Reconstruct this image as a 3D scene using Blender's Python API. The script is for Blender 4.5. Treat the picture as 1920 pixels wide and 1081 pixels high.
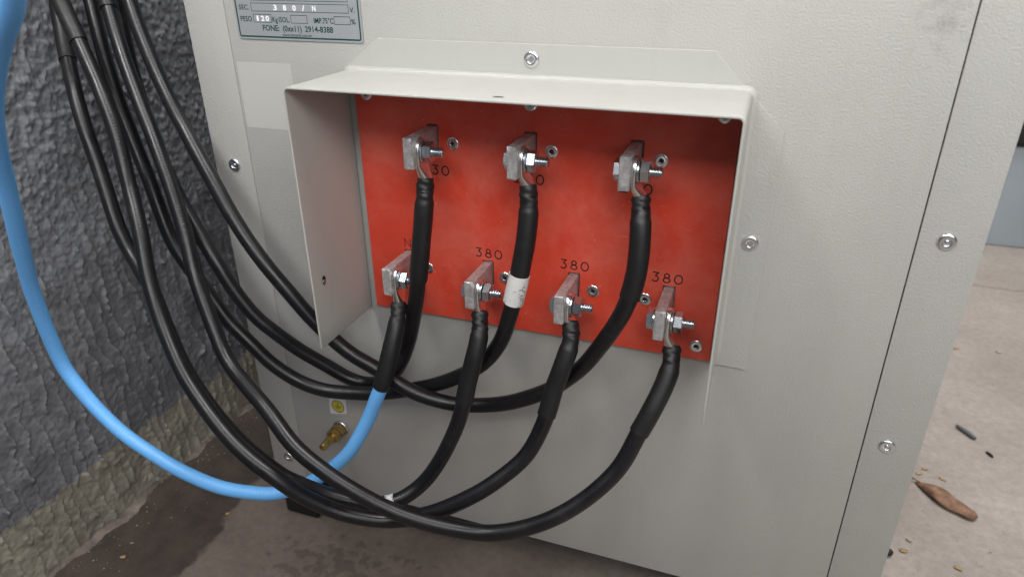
import bpy, bmesh, math, random
import numpy as np
from mathutils import Vector, Matrix

# ---------------------------------------------------------------- camera, world, light
for o in list(bpy.data.objects):
    bpy.data.objects.remove(o)
scene = bpy.context.scene
COL = scene.collection
cam_d = bpy.data.cameras.new('camera')
cam = bpy.data.objects.new('camera', cam_d)
COL.objects.link(cam)
cam_d.sensor_width = 36.0
cam_d.lens = 36.0 * 1307.0 / 1920.0
cam_d.clip_start = 0.02
cam_d.clip_end = 60.0
_X, _Y, _Z = Vector((0.940829, 0.338800, -0.007412)), Vector((-0.142926, 0.416539, 0.897813)), Vector((0.307266, -0.843629, 0.440316))
m = Matrix((_X, _Y, _Z)).transposed().to_4x4()
m.translation = Vector((0.0, -0.4, 0.4818))
cam.matrix_world = m
cam_d.dof.use_dof = True
cam_d.dof.focus_distance = 0.46
cam_d.dof.aperture_fstop = 9.0
scene.camera = cam

world = bpy.data.worlds.new('World')
scene.world = world
world.use_nodes = True
bg = world.node_tree.nodes['Background']
bg.inputs[0].default_value = (0.80, 0.88, 1.0, 1)
bg.inputs[1].default_value = 0.10

def area(name, loc, target, sx, sy, watts, color):
    d = bpy.data.lights.new(name, 'AREA')
    d.shape = 'RECTANGLE'; d.size = sx; d.size_y = sy
    d.energy = watts; d.color = color
    o = bpy.data.objects.new(name, d)
    COL.objects.link(o)
    o.location = loc
    o.rotation_euler = (Vector(target) - Vector(loc)).to_track_quat('-Z', 'Y').to_euler()
    return o
def beam(o, deg):
    o.data.spread = math.radians(deg)
WARM = (1.0, 0.985, 0.955)
beam(area('wall_side_fill', (-0.44, -0.45, 1.10), (-0.40, 0.0, 0.45), 0.12, 0.30, 1.35, WARM), 110)  # unseen fill added to brighten the left of the panel
beam(area('front_middle_fill', (-0.05, -0.80, 1.00), (-0.05, 0.0, 0.70), 0.70, 0.30, 1.7, WARM), 85)  # unseen near fill, added so the panel darkens downwards
beam(area('front_right_fill', (0.50, -0.70, 1.10), (0.20, 0.0, 0.75), 0.80, 0.40, 2.1, WARM), 90)  # unseen fill added for the upper right of the panel
area('wall_foot_fill', (0.8, -1.4, 0.9), (-0.52, -0.05, 0.2), 0.8, 0.8, 4.2, (0.96, 0.98, 1.0))  # unseen fill added to brighten the rough wall
area('roof_light', (0.30, 0.30, 2.40), (0.15, 0.1, 0.2), 1.6, 1.2, 58, (1.0, 0.98, 0.96))

scene.view_settings.view_transform = 'Standard'
scene.view_settings.look = 'None'
scene.view_settings.exposure = 0.0
scene.view_settings.gamma = 1.0
scene.view_settings.use_curve_mapping = False

MM = 0.001
rnd = random.Random(7)

# ---------------------------------------------------------------- materials
def nodes_of(name):
    mt = bpy.data.materials.new(name); mt.use_nodes = True
    nt = mt.node_tree
    return mt, nt, nt.nodes['Principled BSDF']

def N(nt, kind, **kw):
    n = nt.nodes.new(kind)
    for k, v in kw.items():
        if k.startswith('i_'):
            n.inputs[int(k[2:]) if k[2:].isdigit() else k[2:].replace('_', ' ')].default_value = v
        else:
            setattr(n, k, v)
    return n

def ramp(nt, fac, stops):
    r = nt.nodes.new('ShaderNodeValToRGB')
    e = r.color_ramp.elements
    while len(e) < len(stops): e.new(0.5)
    for el, (p, c) in zip(e, stops):
        el.position = p
        el.color = (*c, 1) if len(c) == 3 else c
    nt.links.new(fac, r.inputs[0])
    return r

def noise(nt, scale, detail=3.0, rough=0.55, coord=None, vec=None, dist=0.0):
    n = nt.nodes.new('ShaderNodeTexNoise')
    n.inputs['Scale'].default_value = scale
    n.inputs['Detail'].default_value = detail
    n.inputs['Roughness'].default_value = rough
    n.inputs['Distortion'].default_value = dist
    if vec is None:
        g = nt.nodes.get('GEO') or nt.nodes.new('ShaderNodeNewGeometry'); g.name = 'GEO'
        vec = g.outputs['Position']
    nt.links.new(vec, n.inputs['Vector'])
    return n.outputs['Fac']

def mix(nt, fac, a, b, mode='MIX'):
    x = nt.nodes.new('ShaderNodeMix'); x.data_type = 'RGBA'; x.blend_type = mode
    for s, v in ((0, fac), (6, a), (7, b)):
        if isinstance(v, (int, float)): x.inputs[s].default_value = v
        elif isinstance(v, tuple): x.inputs[s].default_value = (*v, 1)
        else: nt.links.new(v, x.inputs[s])
    return x.outputs[2]

def math_n(nt, op, a, b=None, c=None, clamp=False):
    x = nt.nodes.new('ShaderNodeMath'); x.operation = op; x.use_clamp = clamp
    for i, v in enumerate((a, b, c)):
        if v is None: continue
        if isinstance(v, (int, float)): x.inputs[i].default_value = v
        else: nt.links.new(v, x.inputs[i])
    return x.outputs[0]

def bump(nt, bsdf, height, strength, dist, prev=None):
    b = nt.nodes.new('ShaderNodeBump')
    b.inputs['Strength'].default_value = strength
    b.inputs['Distance'].default_value = dist
    nt.links.new(height, b.inputs['Height'])
    if prev is not None: nt.links.new(prev, b.inputs['Normal'])
    nt.links.new(b.outputs[0], bsdf.inputs['Normal'])
    return b.outputs[0]

def position_xyz(nt):
    g = nt.nodes.get('GEO') or nt.nodes.new('ShaderNodeNewGeometry'); g.name = 'GEO'
    s = nt.nodes.new('ShaderNodeSeparateXYZ'); nt.links.new(g.outputs['Position'], s.inputs[0])
    return s.outputs

def paint(name, col, rough, peel, peel_scale=820, dirt=0.06):
    mt, nt, b = nodes_of(name)
    d = ramp(nt, noise(nt, 9, 5, 0.6), [(0.35, tuple(c * (1 - dirt) for c in col)), (0.65, col)])
    c = d.outputs[0]
    # one greasy rub mark near the upper right seam and faint wipe streaks
    x, y, z = position_xyz(nt)
    dx = math_n(nt, 'MULTIPLY', math_n(nt, 'SUBTRACT', x, 0.073), 60.0); dz = math_n(nt, 'MULTIPLY', math_n(nt, 'SUBTRACT', z, 0.455), 22.0)
    rr_ = math_n(nt, 'SQRT', math_n(nt, 'ADD', math_n(nt, 'MULTIPLY', dx, dx), math_n(nt, 'MULTIPLY', dz, dz)))
    sm = math_n(nt, 'SUBTRACT', noise(nt, 140, 5, 0.75), math_n(nt, 'MULTIPLY', rr_, 0.26))
    sm = ramp(nt, sm, [(0.34, (0, 0, 0)), (0.62, (1, 1, 1))]).outputs[0]
    c = mix(nt, math_n(nt, 'MULTIPLY', sm, 0.36), c, (0.16, 0.15, 0.145))
    g = nt.nodes['GEO']
    mp = N(nt, 'ShaderNodeMapping'); nt.links.new(g.outputs['Position'], mp.inputs[0]); mp.inputs['Scale'].default_value = (60, 60, 7)
    stk = ramp(nt, noise(nt, 1.0, 5, 0.7, vec=mp.outputs[0]), [(0.52, (0, 0, 0)), (0.8, (1, 1, 1))]).outputs[0]
    c = mix(nt, math_n(nt, 'MULTIPLY', stk, 0.14), c, (0.30, 0.28, 0.25))
    nt.links.new(c, b.inputs['Base Color'])
    rr = ramp(nt, noise(nt, 40, 3), [(0.3, (rough - .05,) * 3), (0.7, (rough + .07,) * 3)])
    nt.links.new(rr.outputs[0], b.inputs['Roughness'])
    b.inputs['Specular IOR Level'].default_value = 0.45
    bump(nt, b, noise(nt, peel_scale, 2, 0.45), peel, 0.0011)
    return mt

def plain(name, col, rough=0.5, metal=0.0, bscale=None, bstr=0.2, bdist=0.0003, var=0.0):
    mt, nt, b = nodes_of(name)
    b.inputs['Base Color'].default_value = (*col, 1)
    b.inputs['Roughness'].default_value = rough
    b.inputs['Metallic'].default_value = metal
    if var:
        r = ramp(nt, noise(nt, bscale * 0.35 if bscale else 200, 4), [(0.3, tuple(c * (1 - var) for c in col)), (0.7, tuple(min(1, c * (1 + var)) for c in col))])
        nt.links.new(r.outputs[0], b.inputs['Base Color'])
    if bscale:
        bump(nt, b, noise(nt, bscale, 4), bstr, bdist)
    return mt

M = {}
M['cabinet'] = paint('cabinet_powder_coat', (0.45, 0.446, 0.424), 0.42, 0.34)
M['hood'] = paint('hood_gloss_paint', (0.46, 0.458, 0.43), 0.34, 0.05, 520, 0.03)

def red_board():
    mt, nt, b = nodes_of('red_insulating_board')
    base = ramp(nt, noise(nt, 16, 5, 0.6), [(0.3, (0.58, 0.046, 0.024)), (0.7, (0.69, 0.070, 0.036))]).outputs[0]
    haze = ramp(nt, noise(nt, 20, 7, 0.72, dist=0.3), [(0.42, (0, 0, 0)), (0.74, (1, 1, 1))]).outputs[0]
    c = mix(nt, math_n(nt, 'MULTIPLY', haze, 0.42), base, (0.72, 0.25, 0.19))
    g = nt.nodes['GEO']
    mp = N(nt, 'ShaderNodeMapping'); nt.links.new(g.outputs['Position'], mp.inputs[0])
    mp.inputs['Rotation'].default_value = (0, 0.45, 0); mp.inputs['Scale'].default_value = (40, 300, 700)
    sc = ramp(nt, noise(nt, 1.0, 4, 0.65, vec=mp.outputs[0]), [(0.66, (0, 0, 0)), (0.72, (1, 1, 1))]).outputs[0]
    sm = math_n(nt, 'MULTIPLY', sc, ramp(nt, noise(nt, 55, 3), [(0.5, (0, 0, 0)), (0.66, (0.5, 0.5, 0.5))]).outputs[0])
    c = mix(nt, sm, c, (0.66, 0.30, 0.26))
    sp = ramp(nt, noise(nt, 420, 1), [(0.77, (0, 0, 0)), (0.80, (1, 1, 1))]).outputs[0]
    c = mix(nt, math_n(nt, 'MULTIPLY', sp, 0.5), c, (0.7, 0.4, 0.35))
    nt.links.new(c, b.inputs['Base Color'])
    rr = ramp(nt, haze, [(0.0, (0.36,) * 3), (1.0, (0.55,) * 3)])
    nt.links.new(rr.outputs[0], b.inputs['Roughness'])
    bump(nt, b, noise(nt, 900, 2), 0.05, 0.0003)
    return mt
M['red'] = red_board()

def cut_metal(name, col, rough, dirt):
    mt, nt, b = nodes_of(name)
    b.inputs['Metallic'].default_value = 0.6
    r = ramp(nt, noise(nt, 330, 5, 0.7), [(0.3, tuple(c * dirt for c in col)), (0.65, col)])
    nt.links.new(r.outputs[0], b.inputs['Base Color'])
    rr = ramp(nt, noise(nt, 190, 3), [(0.3, (rough - .1,) * 3), (0.7, (rough + .15,) * 3)])
    nt.links.new(rr.outputs[0], b.inputs['Roughness'])
    bump(nt, b, noise(nt, 800, 4, 0.7), 0.55, 0.0005)
    return mt
M['bar'] = cut_metal('sawn_aluminium', (0.66, 0.65, 0.66), 0.42, 0.55)
M['zinc'] = plain('zinc_steel', (0.62, 0.66, 0.70), 0.26, 1.0, 900, 0.12, 0.0002)
M['tin'] = plain('tinned_copper', (0.86, 0.84, 0.81), 0.24, 1.0, 500, 0.2, 0.0003)
M['rivet'] = plain('aluminium_rivet', (0.78, 0.79, 0.81), 0.22, 1.0, 700, 0.15, 0.0002)
M['brass'] = plain('brass', (0.50, 0.36, 0.14), 0.36, 1.0, 600, 0.3, 0.0003, 0.3)
M['dark'] = plain('recess_shade', (0.012, 0.012, 0.013), 0.7)  # near-black standing in for shade in holes, slots and the underside
M['ink'] = plain('black_engraving_ink', (0.005, 0.004, 0.004), 0.65)
def cracked_white():
    mt, nt, b = nodes_of('white_sleeve')
    v = math_n(nt, 'ABSOLUTE', math_n(nt, 'SUBTRACT', noise(nt, 150, 4, 0.6, dist=0.6), 0.5))
    line = math_n(nt, 'MULTIPLY', math_n(nt, 'LESS_THAN', v, 0.012), math_n(nt, 'GREATER_THAN', noise(nt, 90, 2), 0.52))
    nt.links.new(mix(nt, line, (0.72, 0.72, 0.71), (0.05, 0.05, 0.05)), b.inputs['Base Color'])
    b.inputs['Roughness'].default_value = 0.45
    return mt
M['white'] = cracked_white()
M['rubber'] = plain('black_rubber', (0.012, 0.012, 0.013), 0.6, 0, 400, 0.3)
M['sticker'] = plain('pale_sticker', (0.49, 0.485, 0.46), 0.40, 0, 300, 0.05)
M['white_sticker'] = plain('white_sticker', (0.66, 0.65, 0.68), 0.4)
M['yellow'] = plain('yellow_print', (0.55, 0.47, 0.06), 0.45)
M['green'] = plain('green_print', (0.006, 0.05, 0.036), 0.4)
M['plate'] = plain('brushed_plate', (0.39, 0.41, 0.425), 0.36, 0.3, 260, 0.06)
M['stamp'] = plain('stamped_aluminium', (0.95, 0.95, 0.96), 0.35, 0.0)
M['dry_leaf'] = plain('dry_leaf', (0.21, 0.115, 0.07), 0.75, 0, 420, 0.6, 0.0008, 0.45)
M['twig'] = plain('grey_plastic_stub', (0.10, 0.11, 0.115), 0.55, 0, 300, 0.3)
M['straw'] = plain('straw', (0.42, 0.28, 0.13), 0.7, 0, 300, 0.3, 0.0004, 0.3)
M['pale'] = plain('pale_grit', (0.42, 0.37, 0.33), 0.8, 0, 900, 0.3, 0.0003, 0.4)
M['bluegrey'] = plain('blue_grey_painted_steel', (0.40, 0.46, 0.51), 0.4, 0, 12, 0.05, 0.002, 0.12)
M['faint_print'] = plain('faint_cable_print', (0.32, 0.60, 0.98), 0.5)
M['grey_print'] = plain('grey_cable_print', (0.075, 0.075, 0.08), 0.5)
M['marker_ink'] = plain('marker_ink', (0.05, 0.045, 0.06), 0.5)

def sheath(name, col, rough, scuff, col2):
    mt, nt, b = nodes_of(name)
    s = ramp(nt, noise(nt, 70, 6, 0.72, dist=0.8), [(0.55, (0, 0, 0)), (0.78, (1, 1, 1))]).outputs[0]
    f = ramp(nt, noise(nt, 330, 3, 0.6), [(0.62, (0, 0, 0)), (0.74, (1, 1, 1))]).outputs[0]
    fac = math_n(nt, 'MULTIPLY', math_n(nt, 'ADD', math_n(nt, 'MULTIPLY', s, 0.6), math_n(nt, 'MULTIPLY', math_n(nt, 'MULTIPLY', f, s), 1.2), clamp=True), scuff)
    nt.links.new(mix(nt, fac, col, col2), b.inputs['Base Color'])
    rr = ramp(nt, noise(nt, 45, 4), [(0.3, (rough - .06,) * 3), (0.7, (rough + .10,) * 3)])
    nt.links.new(rr.outputs[0], b.inputs['Roughness'])
    bump(nt, b, noise(nt, 160, 3), 0.12, 0.0008)
    return mt
M['black'] = sheath('black_pvc_sheath', (0.006, 0.006, 0.0075), 0.33, 0.30, (0.09, 0.09, 0.10))
M['blue'] = sheath('blue_pvc_sheath', (0.165, 0.50, 1.0), 0.38, 0.20, (0.36, 0.62, 1.0))
M['shrink'] = sheath('black_heat_shrink', (0.008, 0.008, 0.009), 0.46, 0.22, (0.06, 0.06, 0.06))

def wall_mat():
    mt, nt, b = nodes_of('rough_painted_render')
    x, y, z = position_xyz(nt)
    edge = math_n(nt, 'ADD', z, math_n(nt, 'MULTIPLY', math_n(nt, 'SUBTRACT', noise(nt, 28, 5, 0.65), 0.5), 0.045))
    band = math_n(nt, 'GREATER_THAN', edge, 0.066)
    dark = ramp(nt, noise(nt, 60, 5, 0.65), [(0.3, (0.17, 0.175, 0.19)), (0.7, (0.235, 0.241, 0.26))]).outputs[0]
    olive = ramp(nt, noise(nt, 70, 5, 0.65), [(0.3, (0.25, 0.23, 0.185)), (0.7, (0.43, 0.40, 0.325))]).outputs[0]
    c = mix(nt, band, olive, dark)
    sp = ramp(nt, noise(nt, 330, 2), [(0.75, (0, 0, 0)), (0.78, (1, 1, 1))]).outputs[0]
    c = mix(nt, math_n(nt, 'MULTIPLY', sp, 0.35), c, (0.42, 0.41, 0.39))
    lip_light = ramp(nt, nt.nodes['GEO'].outputs['Pointiness'], [(0.515, (0, 0, 0)), (0.57, (1, 1, 1))]).outputs[0]
    c = mix(nt, math_n(nt, 'MULTIPLY', lip_light, 0.65), c, (0.34, 0.335, 0.33))  # light caught by the ridge lips, painted into the colour
    nt.links.new(c, b.inputs['Base Color'])
    b.inputs['Roughness'].default_value = 0.62
    b.inputs['Specular IOR Level'].default_value = 0.35
    bump(nt, b, noise(nt, 520, 5, 0.65), 0.45, 0.0012)
    return mt
M['wall'] = wall_mat()

def floor_mat():
    mt, nt, b = nodes_of('worn_concrete')
    x, y, z = position_xyz(nt)
    base = ramp(nt, noise(nt, 7, 6, 0.62), [(0.28, (0.29, 0.25, 0.22)), (0.72, (0.41, 0.362, 0.325))]).outputs[0]
    fine = ramp(nt, noise(nt, 130, 5, 0.7), [(0.30, (0.80,) * 3), (0.64, (1.04,) * 3)]).outputs[0]
    c = mix(nt, 1.0, base, fine, 'MULTIPLY')
    g = nt.nodes['GEO']
    mp = N(nt, 'ShaderNodeMapping'); nt.links.new(g.outputs['Position'], mp.inputs[0])
    mp.inputs['Rotation'].default_value = (0, 0, -0.35); mp.inputs['Scale'].default_value = (14, 70, 20)
    scr = ramp(nt, noise(nt, 1.0, 5, 0.7, vec=mp.outputs[0]), [(0.60, (0, 0, 0)), (0.76, (1, 1, 1))]).outputs[0]
    c = mix(nt, math_n(nt, 'MULTIPLY', scr, 0.28), c, (0.20, 0.175, 0.155))
    shade_grime = math_n(nt, 'ADD', x, math_n(nt, 'MULTIPLY', math_n(nt, 'SUBTRACT', noise(nt, 6, 5, 0.65), 0.5), 0.5))
    shade_map = N(nt, 'ShaderNodeMapRange'); nt.links.new(shade_grime, shade_map.inputs[0]); shade_map.interpolation_type = 'SMOOTHSTEP'
    shade_map.inputs[1].default_value = -0.18; shade_map.inputs[2].default_value = 0.14
    shade_map.inputs[3].default_value = 0.85; shade_map.inputs[4].default_value = 0.0
    c = mix(nt, shade_map.outputs[0], c, mix(nt, 1.0, c, (0.46, 0.41, 0.39), 'MULTIPLY'))  # left floor's shade painted into the colour, along with brownish dirt
    crk = math_n(nt, 'ABSOLUTE', math_n(nt, 'ADD', math_n(nt, 'SUBTRACT', y, 0.772), math_n(nt, 'MULTIPLY', math_n(nt, 'SUBTRACT', noise(nt, 14, 4), 0.5), 0.03)))
    cm = math_n(nt, 'LESS_THAN', crk, 0.0022)
    c = mix(nt, math_n(nt, 'MULTIPLY', cm, 0.6), c, (0.10, 0.085, 0.075))
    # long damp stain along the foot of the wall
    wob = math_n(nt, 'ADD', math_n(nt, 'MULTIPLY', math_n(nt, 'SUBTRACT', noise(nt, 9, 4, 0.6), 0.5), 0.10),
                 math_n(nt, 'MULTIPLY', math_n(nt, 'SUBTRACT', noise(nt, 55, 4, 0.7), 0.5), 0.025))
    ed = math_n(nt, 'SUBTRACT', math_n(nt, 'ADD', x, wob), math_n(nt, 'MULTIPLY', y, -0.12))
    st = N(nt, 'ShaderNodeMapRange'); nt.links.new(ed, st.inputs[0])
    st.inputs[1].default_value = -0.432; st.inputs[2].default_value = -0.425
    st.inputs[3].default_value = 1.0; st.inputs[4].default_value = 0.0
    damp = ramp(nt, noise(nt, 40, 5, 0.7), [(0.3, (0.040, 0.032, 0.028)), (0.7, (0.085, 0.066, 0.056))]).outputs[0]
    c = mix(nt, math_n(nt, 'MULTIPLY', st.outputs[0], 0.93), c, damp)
    # splashed drops in front of the left foot
    dx = math_n(nt, 'SUBTRACT', x, -0.285); dy = math_n(nt, 'SUBTRACT', y, -0.055)
    rr = math_n(nt, 'SQRT', math_n(nt, 'ADD', math_n(nt, 'MULTIPLY', dx, dx), math_n(nt, 'MULTIPLY', math_n(nt, 'MULTIPLY', dy, dy), 1.6)))
    near = N(nt, 'ShaderNodeMapRange'); nt.links.new(rr, near.inputs[0])
    near.inputs[1].default_value = 0.02; near.inputs[2].default_value = 0.12
    near.inputs[3].default_value = 0.16; near.inputs[4].default_value = -0.12
    dr = math_n(nt, 'ADD', noise(nt, 95, 3, 0.55), near.outputs[0])
    drops = ramp(nt, dr, [(0.59, (0, 0, 0)), (0.67, (1, 1, 1))]).outputs[0]
    c = mix(nt, math_n(nt, 'MULTIPLY', drops, 0.42), c, (0.06, 0.05, 0.045))
    pits = ramp(nt, noise(nt, 210, 2), [(0.24, (1, 1, 1)), (0.29, (0, 0, 0))]).outputs[0]
    c = mix(nt, math_n(nt, 'MULTIPLY', pits, 0.5), c, (0.10, 0.085, 0.075))
    nt.links.new(c, b.inputs['Base Color'])
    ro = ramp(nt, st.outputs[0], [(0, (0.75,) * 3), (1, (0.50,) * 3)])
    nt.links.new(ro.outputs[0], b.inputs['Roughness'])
    b.inputs['Specular IOR Level'].default_value = 0.3
    bump(nt, b, noise(nt, 150, 6, 0.7), 0.35, 0.0015)
    return mt
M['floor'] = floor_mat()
M['mortar'] = plain('cement_fillet', (0.17, 0.14, 0.12), 0.85, 0, 120, 0.9, 0.003, 0.6)

# ---------------------------------------------------------------- mesh helpers
def link(name, me, mat, parent=None, loc=None, smooth=False, label=None):
    if mat is not None and not me.materials: me.materials.append(M[mat])
    if smooth:
        me.polygons.foreach_set('use_smooth', [True] * len(me.polygons))
    o = bpy.data.objects.new(name, me)
    COL.objects.link(o)
    if parent is not None: o.parent = parent
    if loc is not None: o.location = loc
    if label: o['label'] = label
    return o

def pydata(name, v, f, scale=MM):
    me = bpy.data.meshes.new(name)
    me.from_pydata([(a * scale, b * scale, c * scale) for a, b, c in v], [], f)
    me.update()
    return me

def from_bm(name, bm, autosmooth=None):
    me = bpy.data.meshes.new(name)
    bmesh.ops.recalc_face_normals(bm, faces=bm.faces)
    bm.to_mesh(me); bm.free()
    if autosmooth is not None:
        me.polygons.foreach_set('use_smooth', [True] * len(me.polygons))
        me.set_sharp_from_angle(angle=autosmooth)
    return me

def box_bm(x0, x1, y0, y1, z0, z1, bev=0.0, seg=2):
    bm = bmesh.new()
    bmesh.ops.create_cube(bm, size=1)
    for v in bm.verts:
        v.co = Vector(((x0 + x1) / 2 + v.co.x * (x1 - x0), (y0 + y1) / 2 + v.co.y * (y1 - y0), (z0 + z1) / 2 + v.co.z * (z1 - z0))) * MM
    if bev:
        bmesh.ops.bevel(bm, geom=bm.edges[:], offset=bev * MM, segments=seg, profile=0.5, affect='EDGES')
    return bm

def box(name, dims, mat, parent=None, bev=0.0, label=None, jitter=0.0):
    bm = box_bm(*dims, bev)
    if jitter:
        for v in bm.verts: v.co += Vector((rnd.uniform(-1, 1), rnd.uniform(-1, 1), rnd.uniform(-1, 1))) * jitter * MM
    return link(name, from_bm(name, bm, 0.6), mat, parent, label=label)

def lathe(prof, n=24, axis='Y'):
    """profile of (radius, height) in mm; height grows along -Y (out of the panel) or +X."""
    bm = bmesh.new(); rings = []
    for r, h in prof:
        ring = []
        for i in range(n):
            a = 2 * math.pi * i / n
            c, s = r * math.cos(a), r * math.sin(a)
            ring.append(bm.verts.new(Vector((c, -h, s) if axis == 'Y' else (h, c, s)) * MM))
        rings.append(ring)
    for a, b in zip(rings, rings[1:]):
        for i in range(n):
            bm.faces.new((a[i], a[(i + 1) % n], b[(i + 1) % n], b[i]))
    bm.faces.new(rings[0]); bm.faces.new(rings[-1])
    return bm

def hexnut_bm(af, h0, h1, axis='X', rot=0.0, n=6, chamfer=0.7):
    R_ = af / 2 / math.cos(math.pi / 6)
    bm = bmesh.new(); rings = []
    for r, h in ((R_ - chamfer, h0), (R_, h0 + chamfer * .6), (R_, h1 - chamfer * .6), (R_ - chamfer, h1)):
        ring = []
        for i in range(n):
            a = rot + 2 * math.pi * i / n
            c, s = r * math.cos(a), r * math.sin(a)
            ring.append(bm.verts.new(Vector((h, c, s) if axis == 'X' else (c, -h, s)) * MM))
        rings.append(ring)
    for a, b in zip(rings, rings[1:]):
        for i in range(n):
            bm.faces.new((a[i], a[(i + 1) % n], b[(i + 1) % n], b[i]))
    bm.faces.new(rings[0]); bm.faces.new(rings[-1])
    return bm

def thing(name, label, cat, loc=(0, 0, 0), group=None):
    o = bpy.data.objects.new(name, None)
    o.empty_display_size = 0.02
    COL.objects.link(o)
    o.location = Vector(loc) * MM
    o['label'] = label; o['category'] = cat
    if group: o['group'] = group
    return o

def tag(o, label, cat, group=None):
    o['label'] = label; o['category'] = cat
    if group: o['group'] = group
    return o

def prism(poly, y0, y1):
    """flat sheet with an outline in x,z (mm) between depths y0 and y1."""
    bm = bmesh.new()
    a = [bm.verts.new(Vector((x, y0, z)) * MM) for x, z in poly]
    b = [bm.verts.new(Vector((x, y1, z)) * MM) for x, z in poly]
    n = len(poly)
    bm.faces.new(a); bm.faces.new(b[::-1])
    for i in range(n): bm.faces.new((a[i], a[(i + 1) % n], b[(i + 1) % n], b[i]))
    return bm

def rrect(x0, x1, z0, z1, r, n=5):
    pts = []
    for cx, cz, a0 in ((x1 - r, z1 - r, 0), (x0 + r, z1 - r, 90), (x0 + r, z0 + r, 180), (x1 - r, z0 + r, 270)):
        for i in range(n + 1):
            a = math.radians(a0 + 90 * i / n)
            pts.append((cx + r * math.cos(a), cz + r * math.sin(a)))
    return pts

# ---------------------------------------------------------------- noise for real relief
def vnoise(u, v, seed):
    rs = np.random.RandomState(seed)
    T = rs.rand(256, 256)
    iu = np.floor(u).astype(int); iv = np.floor(v).astype(int)
    fu = u - iu; fv = v - iv
    fu = fu * fu * fu * (fu * (fu * 6 - 15) + 10); fv = fv * fv * fv * (fv * (fv * 6 - 15) + 10)
    a = T[iu % 256, iv % 256]; b = T[(iu + 1) % 256, iv % 256]
    c = T[iu % 256, (iv + 1) % 256]; d = T[(iu + 1) % 256, (iv + 1) % 256]
    return (a * (1 - fu) + b * fu) * (1 - fv) + (c * (1 - fu) + d * fu) * fv

def fbm(u, v, seed, octv=4, gain=0.5):
    s = 0; amp = 1; tot = 0
    for i in range(octv):
        s = s + amp * vnoise(u * 2 ** i + 17.3 * i, v * 2 ** i + 9.1 * i, seed + i); tot += amp; amp *= gain
    return s / tot

def grid_mesh(name, P, mat):
    nu, nv = P.shape[:2]
    me = bpy.data.meshes.new(name)
    co = P.reshape(-1, 3).astype(np.float32)
    idx = np.arange(nu * nv).reshape(nu, nv)
    q = np.stack([idx[:-1, :-1], idx[1:, :-1], idx[1:, 1:], idx[:-1, 1:]], -1).reshape(-1, 4)
    me.vertices.add(len(co)); me.vertices.foreach_set('co', co.ravel())
    me.loops.add(q.size); me.loops.foreach_set('vertex_index', q.ravel().astype(np.int32))
    me.polygons.add(len(q))
    me.polygons.foreach_set('loop_start', np.arange(0, q.size, 4, dtype=np.int32))
    me.update(calc_edges=True)
    me.polygons.foreach_set('use_smooth', np.ones(len(q), bool))
    me.materials.append(M[mat])
    return me

def axis(a, b, fa, fb, fine, coarse):
    left = np.arange(a, fa, coarse); mid = np.arange(fa, fb, fine); right = np.arange(fb, b + coarse, coarse)
    return np.concatenate([left, mid, right])

# ---------------------------------------------------------------- the setting
# floor: one concrete sheet, slightly uneven
fx = axis(-0.56, 3.0, -0.56, 0.40, 0.012, 0.09); fy = axis(-3.0, 3.0, -0.36, 0.5, 0.012, 0.09)
FX, FY = np.meshgrid(fx, fy, indexing='ij')
FZ = (fbm(FX / 0.09, FY / 0.09, 3) - 0.9) * 0.0016
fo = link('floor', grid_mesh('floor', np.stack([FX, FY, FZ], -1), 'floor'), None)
fo['kind'] = 'structure'

# wall: coarse trowelled render with real ridges
wy = axis(-1.6, 1.0, -0.62, 0.26, 0.0012, 0.03); wz = axis(-0.01, 1.0, -0.01, 0.62, 0.0013, 0.03)
U, V = np.meshgrid(wy, wz, indexing='ij')
low = np.clip((0.36 - V) / 0.16, 0.0, 1.0)
s = U / 0.0125 + 1.3 * fbm(U / 0.026, V / 0.060, 11, 3) + 0.55 * fbm(U / 0.007, V / 0.012, 21, 3) + 0.30 * V / 0.05
col_i = np.floor(s); t = s - col_i
ph = V / 0.042 + vnoise(col_i * 3.37 + 5.5, col_i * 1.9 + .5, 31) * 9.0 + 0.5 * fbm(U / 0.012, V / 0.012, 33, 2)
seg = np.floor(ph); tv = ph - seg                       # each scale hangs like a drip: thickest low, tapering upwards
amp = vnoise(col_i * 2.0 + .5, seg * 2.0 + .5, 35)
amp = np.clip((amp - 0.18) * 1.5, 0, 1) * np.clip(tv * 6, 0, 1) * (0.35 + 0.65 * (1 - tv))
ridge = amp * np.where(t < 0.93, (t / 0.93) ** 4.5, 1 - (t - 0.93) / 0.07)
h = (0.10 + 0.90 * low) * ridge * 0.0072
h += (1 - 0.76 * low) * (fbm(U / 0.0048, V / 0.0058, 41, 4, 0.62) - 0.5) * 0.0046
h += (fbm(U / 0.0022, V / 0.0026, 51, 2) - 0.5) * 0.0010
h += (fbm(U / 0.05, V / 0.06, 61, 3) - 0.5) * 0.005
h *= np.clip((U + 0.66) / 0.06, 0, 1) * np.clip((0.30 - U) / 0.06, 0, 1) * np.clip((0.66 - V) / 0.06, 0, 1)
wo = link('wall', grid_mesh('wall', np.stack([-0.5235 + h, U, V], -1), 'wall'), None)
tag(wo, 'rough dark grey rendered wall with an olive band along its foot', 'wall')

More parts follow.
